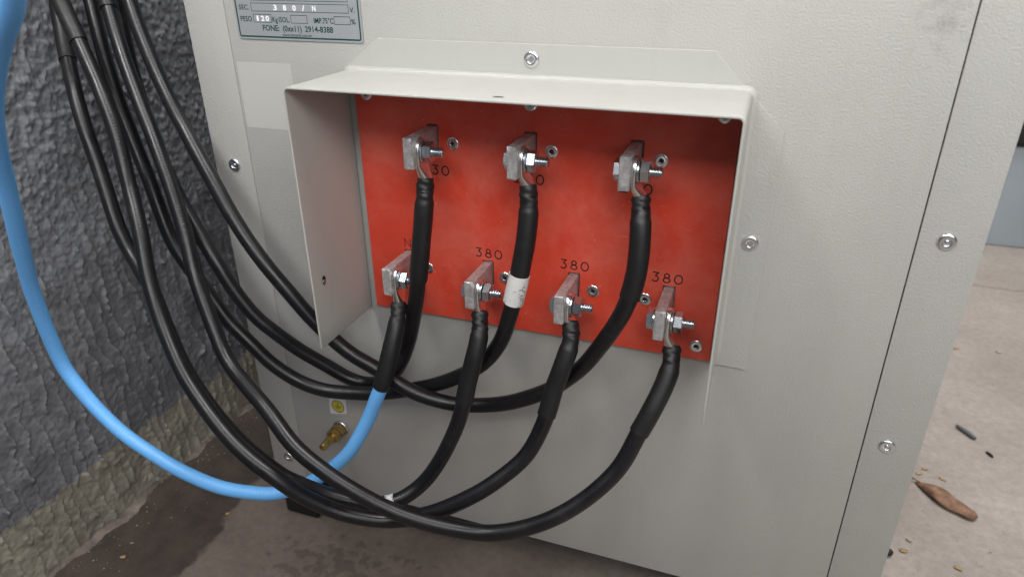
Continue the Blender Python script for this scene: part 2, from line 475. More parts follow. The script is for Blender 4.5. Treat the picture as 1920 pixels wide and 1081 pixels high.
# crumbly cement fillet where wall meets floor
cy = np.arange(-0.40, 0.42, 0.003); ct = np.linspace(0, 1, 9)
CY, CT = np.meshgrid(cy, ct, indexing='ij')
wid = 0.006 + 0.016 * np.clip(fbm(CY / 0.045, CY * 0 + 2.2, 91, 4) - 0.35, 0, 1) * 1.8
hei = 0.001 + 0.008 * fbm(CY / 0.035, CY * 0 + 4.2, 95, 3)
CX = -0.526 + CT * wid + (fbm(CY / 0.006, CT * 3, 97, 2) - .5) * 0.004
CZ = hei * (1 - CT) ** 1.5 + (fbm(CY / 0.004, CT * 5, 99, 2) - .4) * 0.0025 * (1 - CT) - 0.0012
fl = link('cement_fillet', grid_mesh('cement_fillet', np.stack([CX, CY, CZ], -1), 'mortar'), None)
fl['kind'] = 'structure'

# far blue-grey steel partition beyond the floor slab, with a dark rubber skirt rail
pt = thing('steel_partition', 'smooth blue-grey steel partition standing beyond the concrete floor', 'partition', (700, 965, 0))
link('panel', from_bm('panel', box_bm(-1500, 900, 0, 22, 0, 900, 2), 0.6), 'bluegrey', pt)
bm = box_bm(-1500, 900, -14, -0.5, 178, 290, 9, 4)
link('rubber_rail', from_bm('rubber_rail', bm, 0.6), 'rubber', pt)

# ---------------------------------------------------------------- cabinet
cab = thing('transformer_cabinet', 'grey-beige powder coated steel transformer cabinet with red terminal board', 'cabinet', (-131, 200, 0))
OFF = Vector((131, -200, 0)) * MM     # parts are written in room coordinates
class Off:
    pass
def place(o):
    o.location = o.location + OFF
    return o

fp = place(box('front_panel', (-345.6, 85.6, 0, 1.5, 50, 760), 'cabinet', cab, 0.35))
place(box('side_panel', (-379, -346.0, 0.1, 2.0, 50, 760), 'cabinet', cab, 0.7))
place(box('side_panel', (86.25, 117.5, 0.1, 2.0, 50, 760), 'cabinet', cab, 0.7))
place(box('side_panel', (-379, -377, 2.0, 400, 50, 760), 'cabinet', cab, 0.4))
place(box('side_panel', (115.5, 117.5, 2.0, 400, 50, 760), 'cabinet', cab, 0.4))
place(box('back_panel', (-377, 115.5, 398, 400, 50, 760), 'cabinet', cab, 0.3))
place(box('top_panel', (-379, 117.5, 0, 400, 760.2, 762), 'cabinet', cab, 0.5))
place(box('floor_pan', (-376.5, 115, 2.2, 397.5, 50.5, 53), 'dark', cab, 0.3))
place(box('seam_shade_sheet', (-376, 115, 4, 6, 54, 758), 'dark', cab))  # dark sheet added behind the panel so the seams read as shade
for x0, x1 in ((-377, -342), (81, 116)):
    for y0 in (1, 358):
        place(box('foot', (x0, x1, y0, y0 + 38, 0.0, 49.9), 'rubber', cab, 2.0))

def rivet_mesh(r, dome, hole_r, depth, dark_hole):
    bm = lathe([(r, 0.0), (r, 0.3), (r * .95, dome * .62), (r * .84, dome * .92), (r * .66, dome), (hole_r * 1.15, dome * .96), (hole_r, dome * .85), (hole_r * .9, depth)], 28)
    me = from_bm('rivet', bm, 0.9)
    me.materials.append(M['rivet']); me.materials.append(M['dark'])
    if dark_hole:
        for p in me.polygons:
            c = p.center / MM
            if math.hypot(c.x, c.z) < hole_r * .99 and -c.y > 0.05 : p.material_index = 1
    return me
RV = rivet_mesh(4.9, 1.4, 2.0, 0.5, False)
RVp = rivet_mesh(4.3, 1.0, 1.4, 0.2, True)
HOLE = from_bm('rivet_hole', lathe([(1.25, 0.0), (1.25, 0.55), (0.8, 0.6)], 14)); HOLE.materials.append(M['dark'])
PIN = from_bm('rivet_pin', lathe([(1.15, 0.0), (1.15, 0.95), (0.8, 1.25), (0.2, 1.3)], 14), 0.8); PIN.materials.append(M['zinc'])
def rivet(parent, x, y, z, board=False, rot=0.0):
    o = link('rivet', RVp if board else RV, None, parent)
    o.location = Vector((x, y, z)) * MM - parent.matrix_basis.translation - (cab.location if parent is not cab else cab.location)
    o.rotation_euler = (rnd.uniform(-.03, .016), rot, rnd.uniform(-.03, .016))
    return o

def world_part(o, parent):
    """o was modelled in room coordinates; hang it under parent (a part of the cabinet or the cabinet)."""
    o.parent = parent
    base = Vector((0, 0, 0)); p = parent
    while p is not None:
        base += p.location; p = p.parent
    o.location = o.location - base
    return o

def rv(parent, x, y, z, board=False, pin=True):
    o = bpy.data.objects.new('rivet', RVp if board else RV); COL.objects.link(o)
    o.location = Vector((x, y, z)) * MM
    world_part(o, parent)
    o.rotation_euler = (rnd.uniform(-.04, .04), rnd.uniform(0, 6), rnd.uniform(-.04, .04))
    return o

# rivet parts of the cabinet get a pin of their own where the level allows it
def cab_rivet(x, z, y=-0.0):
    r = rv(cab, x, y, z)
    p = bpy.data.objects.new('mandrel_pin', PIN); COL.objects.link(p); p.parent = r
    return r
for x, z in ((-361.3, 339.5), (99.8, 339.6), (99.2, 203.9), (-361.8, 69.7)):
    cab_rivet(x, z)

# terminal hood: a folded sheet, flared at the panel, with chamfered flanges
XL, XR, ZT, ZB, DEP = -256.5, -8.6, 411.6, 242.0, 68.0
def hood_mesh():
    rc = 3.0
    path = []
    for i in range(13): path.append((XL, ZB + (ZT - rc - ZB) * i / 12, -1, 0))
    for i in range(1, 7):
        a = math.radians(180 - 90 * i / 6); path.append((XL + rc + rc * math.cos(a), ZT - rc + rc * math.sin(a), math.cos(a), math.sin(a)))
    for i in range(1, 19): path.append((XL + rc + (XR - XL - 2 * rc) * i / 18, ZT, 0, 1))
    for i in range(1, 7):
        a = math.radians(90 - 90 * i / 6); path.append((XR - rc + rc * math.cos(a), ZT - rc + rc * math.sin(a), math.cos(a), math.sin(a)))
    for i in range(1, 13): path.append((XR, ZT - rc - (ZT - rc - ZB) * i / 12, 1, 0))
    st = [(-DEP, 0.0), (-DEP + 0.5, 0.0), (-45, 0), (-25, 0), (-8, 0), (-4.2, 0)]
    for i in range(1, 7):
        a = math.radians(90 * i / 6); st.append((-4.2 + 3.0 * math.sin(a), 3.0 * (1 - math.cos(a))))
    verts = []; faces = []
    for y, off in st:
        for x, z, nx, nz in path: verts.append((x + nx * off, y, z + nz * off))
    n = len(path)
    for j in range(len(st) - 1):
        for i in range(n - 1): faces.append((j * n + i, j * n + i + 1, (j + 1) * n + i + 1, (j + 1) * n + i))
    return pydata('terminal_hood', verts, faces)
hm = hood_mesh()
hood = link('terminal_hood', hm, 'hood', None, smooth=True, label='cream folded sheet hood around the terminals')
hm.set_sharp_from_angle(angle=0.9)
world_part(hood, cab)
sol = hood.modifiers.new('sheet', 'SOLIDIFY'); sol.thickness = 1.3 * MM; sol.offset = 0.0
bv = hood.modifiers.new('rim', 'BEVEL'); bv.width = 0.35 * MM; bv.segments = 2; bv.limit_method = 'ANGLE'; bv.angle_limit = 1.0
def hood_flange(poly, mat='cabinet'):
    bm = prism(poly, -0.25, -1.65)
    bmesh.ops.bevel(bm, geom=bm.edges[:], offset=0.2 * MM, segments=1, affect='EDGES')
    o = link('flange', from_bm('flange', bm, 0.6), mat); return world_part(o, hood)
hood_flange([(XL + 1.5, ZT + 2.9), (XL + 24.5, ZT + 20), (-29.8, ZT + 20), (XR - 4.5, ZT + 2.9)], 'hood')
hood_flange([(XR + 2.9, ZT - 4), (10.6, ZT - 20.5), (10.6, ZB - 0.5), (XR + 2.9, ZB)])
hood_flange([(XL - 2.9, ZT - 4), (XL - 19, ZT - 20.5), (XL - 19, ZB - 0.5), (XL - 2.9, ZB)])
def hood_rivet(x, z, y=-1.6):
    return rv(hood, x, y, z)
hood_rivet(-132.0, 423.0); hood_rivet(2.0, 326.4)
hood_rivet(-266.5, 326.4)
# the small oval slot with a pop rivet stub in the left cheek, and the slot in the roof
for nm, verts in (('cheek_slot', [(XL + .95, -56.0 + 2.0 * math.cos(a), 287.5 + 3.3 * math.sin(a)) for a in [i * math.pi / 8 for i in range(16)]]),
                  ('roof_slot', [(-130.8 + 3.2 * math.cos(a), -59.0 + 1.3 * math.sin(a), ZT + .80) for a in [i * math.pi / 8 for i in range(16)]])):
    o = link(nm, pydata(nm, verts, [tuple(range(16))]), 'dark'); world_part(o, hood)
o = link('rivet_stub', from_bm('rivet_stub', lathe([(1.5, 0), (1.4, .5), (.6, .75)], 16, 'X'), .8), 'rivet')
o.location = Vector((XL + .9, -56.4, 286.9)) * MM; world_part(o, hood)

# red terminal board with real slots
BARS = [(-194.0, 361.8), (-128.6, 361.8), (-64.0, 361.8), (-217.2, 273.2), (-158.2, 273.2), (-98.8, 273.2), (-38.0, 273.2)]
BT, BH = 6.2, 18.9      # bar thickness and height
def board_mesh():
    x0, x1, z0, z1 = -250.8, -11.6, 244.5, 409.0
    g = 0.9
    holes = [(xr - BT - g * .6, xr + g, zb - g, zb + BH + g) for xr, zb in BARS]
    xs = sorted({x0, x1, *[h_[0] for h_ in holes], *[h_[1] for h_ in holes]})
    zs = sorted({z0, z1, *[h_[2] for h_ in holes], *[h_[3] for h_ in holes]})
    V_ = [(x, -4.0, z) for z in zs for x in xs]; F_ = []
    for j in range(len(zs) - 1):
        for i in range(len(xs) - 1):
            cx, cz = (xs[i] + xs[i + 1]) / 2, (zs[j] + zs[j + 1]) / 2
            if any(h_[0] < cx < h_[1] and h_[2] < cz < h_[3] for h_ in holes): continue
            a = j * len(xs) + i
            F_.append((a, a + 1, a + 1 + len(xs), a + len(xs)))
    return pydata('terminal_board', V_, F_)
bd = link('terminal_board', board_mesh(), 'red', None, label='bright red insulating board engraved with voltages')
world_part(bd, cab)
sol = bd.modifiers.new('sheet', 'SOLIDIFY'); sol.thickness = 3.7 * MM; sol.offset = -1.0
bv = bd.modifiers.new('edge', 'BEVEL'); bv.width = 0.3 * MM; bv.segments = 1; bv.limit_method = 'ANGLE'; bv.angle_limit = 1.0
for x, z in ((-183.1, 370.6), (-118.2, 370.9), (-52.6, 371.1), (-206.2, 281.4), (-149.1, 282.4), (-88.7, 282.2), (-55.3, 282.0), (-20.8, 254.4), (-242.5, 398.0), (-131.5, 398.2), (-20.4, 398.6)):
    r = rv(bd, x, -4.0, z, True)
for o in [c for c in bd.children]:
    pass

# engraved figures: thin ink strokes
def arc(cx, cz, rx, rz, a0, a1, n=14):
    return [(cx + rx * math.cos(math.radians(a0 + (a1 - a0) * i / n)), cz + rz * math.sin(math.radians(a0 + (a1 - a0) * i / n))) for i in range(n + 1)]
GLYPH = {
    '0': [arc(2.5, 3, 2.35, 2.95, 90, 450, 24)],
    '3': [[(0.5, 6.0), (4.0, 6.0), (2.1, 3.8)] + arc(2.1, 1.9, 1.95, 1.9, 90, -150, 16)],
    '8': [arc(2.3, 4.55, 1.5, 1.4, 90, 450, 20), arc(2.3, 1.6, 2.0, 1.6, 90, 450, 22)],
    '2': [arc(2.2, 4.2, 1.9, 1.8, 165, -30, 12) + [(0.3, 0.0), (4.4, 0.0)]],
    'N': [[(0.2, 0), (0.2, 6.1), (4.4, 0), (4.4, 6.1)]],
}
def strokes_mesh(text, x, z, y, w=0.82, adv=6.9, k=1.0):
    verts = []; faces = []
    for ci, ch in enumerate(text):
        for pl in GLYPH[ch]:
            P_ = [Vector((x + ci * adv * k + a * k, z + b * k)) for a, b in pl]
            n = len(P_); closed = (P_[0] - P_[-1]).length < 0.01
            base = len(verts)
            for i, p in enumerate(P_):
                a = P_[i - 1] if i else (P_[-2] if closed else P_[0]); b = P_[i + 1] if i < n - 1 else (P_[1] if closed else P_[-1])
                t1 = (p - a).normalized() if (p - a).length > 1e-6 else (b - p).normalized()
                t2 = (b - p).normalized() if (b - p).length > 1e-6 else t1
                nb = Vector((-(t1 + t2).y, (t1 + t2).x))
                nb = nb.normalized() if nb.length > 1e-4 else Vector((-t1.y, t1.x))
                cs = max(0.45, nb.dot(Vector((-t1.y, t1.x))))
                o_ = nb * (w / 2 / cs)
                verts += [(p.x + o_.x, y, p.y + o_.y), (p.x - o_.x, y, p.y - o_.y)]
            for i in range(n - 1):
                q = base + 2 * i
                faces.append((q, q + 1, q + 3, q + 2))
    return pydata('lettering', verts, faces)
for text, x, z in (('230', -205.6, 349.3), ('230', -141.6, 349.5), ('230', -75.2, 350.2), ('N', -223.2, 294.9), ('380', -170.0, 295.4), ('380', -111.1, 295.4), ('380', -52.2, 295.2)):
    o = link('lettering', strokes_mesh(text, x, z, -4.06), 'ink'); world_part(o, bd)

# busbars with bolt, nut and washers
BOLT_Y = -29.0
WASHER = lathe([(7.3, 0.0), (7.3, 1.0), (7.1, 1.2), (3.2, 1.2)], 28, 'X'); WASHER = from_bm('washer', WASHER, .7); WASHER.materials.append(M['zinc'])
NUTS = []
for k in range(4):
    me = from_bm('nut', hexnut_bm(11.0, 0, 5.2, 'X', 0.3 + 0.27 * k), .35); me.materials.append(M['zinc']); NUTS.append(me)
HEAD = from_bm('bolt_head', hexnut_bm(11.0, -4.4, 0, 'X', 0.2), .35); HEAD.materials.append(M['zinc'])
prof = [(2.9, 0.0)]
hh = 0.0
while hh < 6.2:
    prof += [(3.3, hh + 0.25), (3.3, hh + 0.55), (2.1, hh + 1.0), (2.1, hh + 1.3)]; hh += 1.6
prof += [(2.9, hh), (2.5, hh + .5)]
THREAD = from_bm('thread', lathe(prof, 20, 'X'), .5); THREAD.materials.append(M['zinc'])
def put(name, me, parent, x, y, z, mat=None):
    o = bpy.data.objects.new(name, me); COL.objects.link(o)
    o.location = Vector((x, y, z)) * MM
    return world_part(o, parent)
BAR_LABEL = ['aluminium busbar of the left upper terminal', 'aluminium busbar of the middle upper terminal', 'aluminium busbar of the right upper terminal',
             'aluminium busbar under the engraved N', 'aluminium busbar of the leftmost 380 terminal', 'aluminium busbar of the middle 380 terminal', 'aluminium busbar of the rightmost 380 terminal']
for i, (xr, zb) in enumerate(BARS):
    bm = box_bm(xr - BT, xr, -37.8 + rnd.uniform(-.6, .6), 3.5, zb, zb + BH, 0.45, 1)
    bmesh.ops.subdivide_edges(bm, edges=[e for e in bm.edges if e.calc_length() > 5 * MM], cuts=5, use_grid_fill=True)
    for v in bm.verts:
        if v.co.y < -0.030: v.co += Vector((rnd.uniform(-1, 1) * .12, rnd.uniform(-1, 1) * .22, rnd.uniform(-1, 1) * .15)) * MM
    bar = link('busbar', from_bm('busbar', bm, 0.6), 'bar', None, label=BAR_LABEL[i])
    world_part(bar, cab)
    zc = zb + BH / 2
    put('washer', WASHER, bar, xr + 3.05, BOLT_Y, zc)
    put('nut', NUTS[(i * 3 + (i > 2)) % 4], bar, xr + 4.4, BOLT_Y, zc)
    put('thread', THREAD, bar, xr + 9.3, BOLT_Y, zc)
    if i == 6: put('washer', WASHER, bar, xr - BT - 1.25, BOLT_Y, zc)
    hd = put('bolt_head', HEAD, bar, xr - BT - (1.3 if i == 6 else 0.02), BOLT_Y, zc)
    hd.scale.x = (0.45, 0.75, 0.9, 0.4, 0.8, 0.9, 0.9)[i]

# earth stud in brass, below its sticker
stud = link('earth_stud', from_bm('earth_stud', lathe([(3.2, 0), (3.2, 27.5), (2.8, 28.6), (2.0, 29.0)], 18), .6), 'brass', None, label='brass earth stud with two nuts')
stud.location = Vector((-300.4, 0, 117.6)) * MM; world_part(stud, cab)
o = link('washer', from_bm('washer', lathe([(7.2, 0), (7.2, 1.6), (6.6, 2.2), (3.3, 2.2)], 28), .6), 'zinc'); o.location = Vector((-300.4, -0.2, 117.6)) * MM; world_part(o, stud)
o = link('nut', from_bm('nut', hexnut_bm(11.2, 2.6, 7.6, 'Y', 0.1), .35), 'brass'); o.location = Vector((-300.4, 0, 117.6)) * MM; world_part(o, stud)
o = link('nut', from_bm('nut', hexnut_bm(10.6, 9.2, 14.6, 'Y', 0.5), .35), 'brass'); o.location = Vector((-300.4, 0, 117.6)) * MM; world_part(o, stud)
o = link('washer', from_bm('washer', lathe([(6.0, 7.7), (6.0, 9.0), (3.3, 9.0)], 24), .6), 'brass'); o.location = Vector((-300.4, 0, 117.6)) * MM; world_part(o, stud)

# earth sticker
es = link('earth_sticker', from_bm('earth_sticker', prism([(-308.6, 145.2), (-292.4, 148.2), (-293.0, 133.2), (-309.2, 130.0)], -0.02, -0.16)), 'white_sticker', None, label='small white sticker with a yellow earth symbol')
world_part(es, cab)
ecx, ecz = -300.8, 139.2
def disc(nm, r0, r1, y, mat, n=36):
    v = []; f = []
    for i in range(n):
        a = 2 * math.pi * i / n
        v += [(ecx + r0 * math.cos(a), y, ecz + r0 * math.sin(a)), (ecx + r1 * math.cos(a), y, ecz + r1 * math.sin(a))]
    for i in range(n):
        j = (i + 1) % n; f.append((2 * i, 2 * i + 1, 2 * j + 1, 2 * j))
    o = link(nm, pydata(nm, v, f), mat); return world_part(o, es)
disc('yellow_disc', 0.0, 5.9, -0.20, 'yellow'); disc('ring', 5.5, 6.1, -0.24, 'ink')
v = []; f = []
ca, sa = math.cos(0.17), math.sin(0.17)
for (x0, x1, z0, z1) in ((-.3, .3, 0, 3.9), (-3.4, 3.4, -.55, .0), (-2.2, 2.2, -1.8, -1.3), (-1.0, 1.0, -3.0, -2.5)):
    b0 = len(v)
    for (a, b) in ((x0, z0), (x1, z0), (x1, z1), (x0, z1)): v.append((ecx + a * ca - b * sa * .2, -0.24, ecz + b * ca + a * sa))
    f.append((b0, b0 + 1, b0 + 2, b0 + 3))
o = link('earth_symbol', pydata('earth_symbol', v, f), 'ink'); world_part(o, es)

# blank square sticker (its code is left out)
sq = link('square_sticker', from_bm('square_sticker', prism(rrect(-343.4, -300.2, 368.6, 413.0, 1.2), -0.02, -0.14)), 'sticker', None, label='pale square sticker left of the hood')
world_part(sq, cab)

# nameplate
PX, PZ = -337.3, 428.0
npl = link('nameplate', from_bm('nameplate', prism(rrect(PX, PX + 94.8, PZ, PZ + 66, 2.2), -0.05, -0.75), .5), 'plate', None, label='silver-grey nameplate with green printing')
world_part(npl, cab)
def frame_strip(x0, x1, z0, z1, w, y, r=0.0):
    a = rrect(x0, x1, z0, z1, max(r, .05)); b = rrect(x0 + w, x1 - w, z0 + w, z1 - w, max(r - w, .016))
    n = len(a); v = [(PX + p[0], y, PZ + p[1]) for p in a] + [(PX + p[0], y, PZ + p[1]) for p in b]
    return v, [(i, (i + 1) % n, n + (i + 1) % n, n + i) for i in range(n)]
def plate_print(nm, vf, mat='green'):
    o = link(nm, pydata(nm, *vf), mat); return world_part(o, npl)
plate_print('border', frame_strip(1.3, 93.5, 1.3, 64.7, 0.95, -0.80, 1.6))
for x0, x1, z0, z1 in ((13.6, 86.2, 17.2, 22.3), (14.2, 28.3, 10.5, 15.6), (43.0, 55.4, 10.5, 15.5), (75.0, 86.8, 10.5, 15.4), (13.6, 86.2, 23.7, 29.0), (13.6, 86.2, 31.0, 36.0)):
    plate_print('field_box', frame_strip(x0, x1, z0, z1, 0.33, -0.80))
def text_part(nm, s, x0, x1, z, cap, mat='green', y=-0.80, bold=0.0):
    cu = bpy.data.curves.new(nm, 'FONT'); cu.body = s; cu.size = 1.0; cu.resolution_u = 3; cu.offset = bold
    to = bpy.data.objects.new(nm, cu); COL.objects.link(to)
    dg = bpy.context.evaluated_depsgraph_get()
    me = bpy.data.meshes.new_from_object(to.evaluated_get(dg))
    bpy.data.objects.remove(to); bpy.data.curves.remove(cu)
    co = np.empty(len(me.vertices) * 3, np.float32); me.vertices.foreach_get('co', co); co = co.reshape(-1, 3)
    mn, mx = co.min(0), co.max(0)
    out = np.empty_like(co)
    out[:, 0] = (PX + x0 + (co[:, 0] - mn[0]) / (mx[0] - mn[0]) * (x1 - x0)) * MM
    out[:, 1] = y * MM
    out[:, 2] = (PZ + z + co[:, 1] * cap / 0.73) * MM
    me.vertices.foreach_set('co', out.ravel()); me.update()
    me.materials.clear()
    o = link(nm, me, mat); return world_part(o, npl)
for s, x0, x1, z, cap, b in (('SEC.', 4.0, 12.0, 18.1, 3.1, .016), ('V.', 87.0, 90.4, 17.8, 3.1, .016), ('PESO', 4.0, 13.0, 11.0, 3.3, .016), ('Kg', 28.9, 33.0, 11.0, 3.3, .016),
                          ('ISOL.', 33.9, 42.2, 11.0, 3.3, .016), ('IMP.75°C', 60.2, 74.5, 11.0, 3.3, .016), ('%', 87.2, 90.4, 11.0, 3.1, .016),
                          ('FONE:', 20.5, 33.2, 5.6, 3.6, .022), ('(0xx11)', 36.0, 50.2, 5.6, 3.6, .022), ('2914-8388', 52.8, 73.6, 5.6, 3.6, .022), ('www.kimarki.com.br', 35.0, 57.6, 2.6, 1.8, .016)):
    text_part('printing', s, x0, x1, z, cap, bold=b)
for s, x in (('3', 31.0), ('8', 38.2), ('0', 45.4), ('/', 52.6), ('N', 60.0)):
    text_part('stamped_digit', s, x, x + (2.6 if s != '/' else 1.8), 18.2, 3.2, 'stamp', -0.86, .035)
for s, x in (('1', 16.8), ('2', 20.2), ('0', 23.8)):
    text_part('stamped_digit', s, x, x + (2.6 if s != '1' else 1.5), 11.5, 3.2, 'stamp', -0.86, .035)

# ---------------------------------------------------------------- cables
CAB = {
    'T1': [(-190.9, -29, 354.9), (-190.8, -31, 348), (-190.7, -33, 340.1), (-192.4, -35, 323), (-194.7, -36, 304.9), (-199.4, -34, 280.4), (-207.8, -28, 251.8), (-218.7, -22, 222.8), (-232.8, -16, 198.1), (-246.3, -12, 184.1), (-259.3, -11, 177.1), (-274.6, -13, 178.5), (-292.1, -20, 193.3), (-308, -28, 209.5), (-322.6, -36, 228.3), (-332.3, -40, 240.3), (-344.7, -42, 258.9), (-354.8, -42, 276.5), (-362.5, -40, 287.2), (-374.1, -36, 300.6), (-393.6, -26, 318.2), (-414, -15, 342.5), (-428.3, -6, 363), (-442.7, 4, 395.3), (-449.6, 10, 416.8), (-461.9, 22, 448.6)],
    'T2': [(-124.7, -29, 357.2), (-123.3, -31, 350.1), (-122.9, -33, 341), (-123.2, -35, 329.3), (-125.2, -37, 312.6), (-129.1, -38, 291.7), (-137.5, -36, 261.6), (-146, -33, 243.5), (-155.9, -31, 229.5), (-172.7, -28, 214.6), (-195, -26, 200.4), (-218.1, -25, 190), (-243.2, -26, 182.1), (-266, -29, 179.9), (-285.4, -33, 180.5), (-305.4, -37, 186.9), (-323.3, -42, 200.9), (-336.9, -45, 217.2), (-352.8, -46, 233.9), (-362.5, -45, 247.8), (-377, -42, 264.7), (-392.6, -38, 280.9), (-404.1, -34, 296.1), (-421.5, -24, 328.1), (-441.1, -12, 359.5), (-454.2, -4, 384.4), (-468.5, 6, 416.6), (-481.9, 18, 448.5)],
    'T3': [(-58.5, -30, 357.4), (-57.5, -33, 351.1), (-56.5, -37, 343.9), (-55.4, -40, 329.3), (-56.4, -42, 310.3), (-61.4, -41, 290.1), (-71.1, -38, 269.4), (-83.8, -34, 247.4), (-95.4, -32, 232.5), (-110.6, -31, 218.1), (-136.6, -30, 201.9), (-163.4, -30, 193), (-182.5, -33, 192.8), (-202.1, -39, 199.1), (-219.3, -41, 207.3), (-234.1, -40, 213.8), (-258, -40, 224.4), (-279.8, -44, 249.4), (-293.9, -46, 269.7), (-310.8, -46, 289.9), (-331.2, -42, 313.3), (-349.2, -36, 337), (-374.8, -25, 366.7), (-396.6, -14, 389.5), (-419.8, 0, 419.1), (-439.7, 14, 449.4)],
    'T4': [(-216.1, -31, 265.9), (-214.9, -34, 261.1), (-214.5, -38, 255.8), (-214, -42, 250.6), (-216.1, -50, 233.9), (-219.9, -55, 216), (-225.2, -56, 203.6), (-235.3, -55, 182.4), (-251.1, -58, 152.8), (-263.8, -62, 137.6), (-280, -70, 123.7), (-300.7, -82, 115.9), (-315.3, -90, 117.8), (-340, -98, 122.9), (-364.3, -104, 134), (-392.2, -106, 146.9), (-420.9, -106, 164), (-446.9, -106, 196.1), (-453.8, -108, 223.2), (-447.5, -115, 270.5), (-433.1, -122, 306.8), (-406.8, -135, 356.2), (-382.8, -148, 389.4), (-356.2, -160, 418.2), (-324.8, -172, 443), (-288.9, -185, 464.1)],
    'T5': [(-157, -31, 269.2), (-155.2, -34, 264.4), (-154.1, -38, 258.8), (-154.2, -41, 252.4), (-155.5, -45, 243.2), (-159.3, -48, 227), (-162.1, -52, 209), (-166.7, -55, 191.2), (-175.4, -62, 167.9), (-187.3, -68, 147.3), (-199.4, -78, 137.8), (-210.6, -84, 134.8), (-225.5, -90, 136.5), (-247.4, -98, 144.9), (-265.8, -108, 160.1), (-275.2, -110, 166), (-299, -110, 183), (-320.6, -107, 203.2), (-350.9, -95, 225.6), (-374.1, -82, 248), (-387.8, -74, 266.9), (-403.2, -66, 277.7), (-415.4, -60, 288), (-424.9, -56, 303.7), (-439.2, -46, 332.9), (-452.9, -38, 364.6), (-466.2, -28, 388.1), (-488.1, -8, 417.6), (-499.1, 5, 449.1)],
    'T6': [(-96.1, -31, 272.2), (-94.2, -34, 268.5), (-93.2, -38, 262.5), (-94.6, -41, 255.5), (-96.6, -44, 247.9), (-101.2, -48, 229.6), (-104, -53, 213.1), (-109.7, -58, 196.3), (-117.9, -65, 182.2), (-138, -78, 164.9), (-160.1, -87, 150.9), (-177.7, -92, 142.4), (-195.4, -97, 137.5), (-211.5, -105, 141.1), (-228.7, -112, 148), (-248.1, -120, 162.8), (-263.7, -125, 178.9), (-280.3, -125, 188.6), (-302.2, -121, 201.3), (-328.4, -112, 219.8), (-343.5, -105, 235.2), (-364, -92, 259.1), (-378, -82, 282.3), (-391.9, -68, 310.2), (-409.1, -52, 337.7), (-419.7, -42, 368), (-433, -34, 391.1), (-455.5, -22, 420.4), (-476.1, -12, 450.5)],
    'T7': [(-33.5, -30, 266.6), (-32.3, -33, 262.2), (-31.8, -37, 256.1), (-33.8, -42, 247.5), (-38.6, -50, 233.6), (-44.9, -56, 217.4), (-52.1, -64, 197.3), (-62.5, -72, 184.1), (-76.7, -80, 171.3), (-91.9, -86, 161.4), (-110.3, -91, 152.5), (-130.6, -95, 146.3), (-152.5, -100, 147), (-175.7, -106, 152.7), (-193.6, -110, 160.6), (-212, -113, 170.9), (-231.5, -114, 182.2), (-254.4, -112, 195), (-282.1, -102, 212.4), (-319.3, -86, 228), (-341, -73, 255.5), (-356.1, -63, 278), (-368.6, -52, 307.2), (-384.9, -40, 336.5), (-403.6, -28, 366), (-419.6, -18, 388.9), (-438.1, -5, 419), (-456.8, 10, 449.4)],
}
STEP = {'T1': (14.4, 69.2), 'T2': (14.3, 60.9), 'T3': (12.8, 59.7), 'T4': (13, 62.2), 'T5': (14.6, 65.7), 'T6': (15.6, 65.4), 'T7': (13.5, 58.1)}

def spline(P_, n=14):
    P_ = [Vector(p) for p in P_]
    P_ = [P_[0] * 2 - P_[1]] + P_ + [P_[-1] * 2 - P_[-2]]
    out = []
    for i in range(1, len(P_) - 2):
        a, b, c, d = P_[i - 1:i + 3]
        for k in range(n):
            t = k / n
            out.append(0.5 * ((2 * b) + (c - a) * t + (2 * a - 5 * b + 4 * c - d) * t * t + (3 * b - 3 * c + d - a) * t ** 3))
    out.append(P_[-2])
    return out

def resample(C_, step):
    s = [0.0]
    for a, b in zip(C_, C_[1:]): s.append(s[-1] + (b - a).length)
    L = s[-1]; n = max(2, int(L / step)); out = []; j = 0
    for i in range(n + 1):
        q = L * i / n
        while j < len(s) - 2 and s[j + 1] < q: j += 1
        t = (q - s[j]) / max(1e-9, s[j + 1] - s[j])
        out.append(C_[j].lerp(C_[j + 1], min(1, t)))
    return out, L

def smooth_path(P_, it=6):
    P_ = [p.copy() for p in P_]
    for _ in range(it):
        Q_ = [p.copy() for p in P_]
        for i in range(1, len(P_) - 1): Q_[i] = P_[i] * .5 + (P_[i - 1] + P_[i + 1]) * .25
        P_ = Q_
    return P_

def tube(path, rad, n=20, caps=True):
    """rad(i, s, ang) in mm"""
    T = []
    for i in range(len(path)):
        T.append((path[min(i + 1, len(path) - 1)] - path[max(i - 1, 0)]).normalized())
    u = T[0].cross(Vector((0, 1, 0)))
    u = u.normalized() if u.length > 1e-3 else Vector((1, 0, 0))
    verts = []; faces = []; s = 0.0
    for i, p in enumerate(path):
        if i: s += (p - path[i - 1]).length
        u = (u - T[i] * u.dot(T[i])).normalized(); w = T[i].cross(u)
        for k in range(n):
            a = 2 * math.pi * k / n
            r = rad(s, a)
            verts.append(tuple(p + (u * math.cos(a) + w * math.sin(a)) * r))
    m_ = len(path)
    for i in range(m_ - 1):
        for k in range(n):
            a, b = i * n + k, i * n + (k + 1) % n
            faces.append((a, b, b + n, a + n))
    if caps:
        faces.append(tuple(range(n))[::-1]); faces.append(tuple(range((m_ - 1) * n, m_ * n)))
    return verts, faces

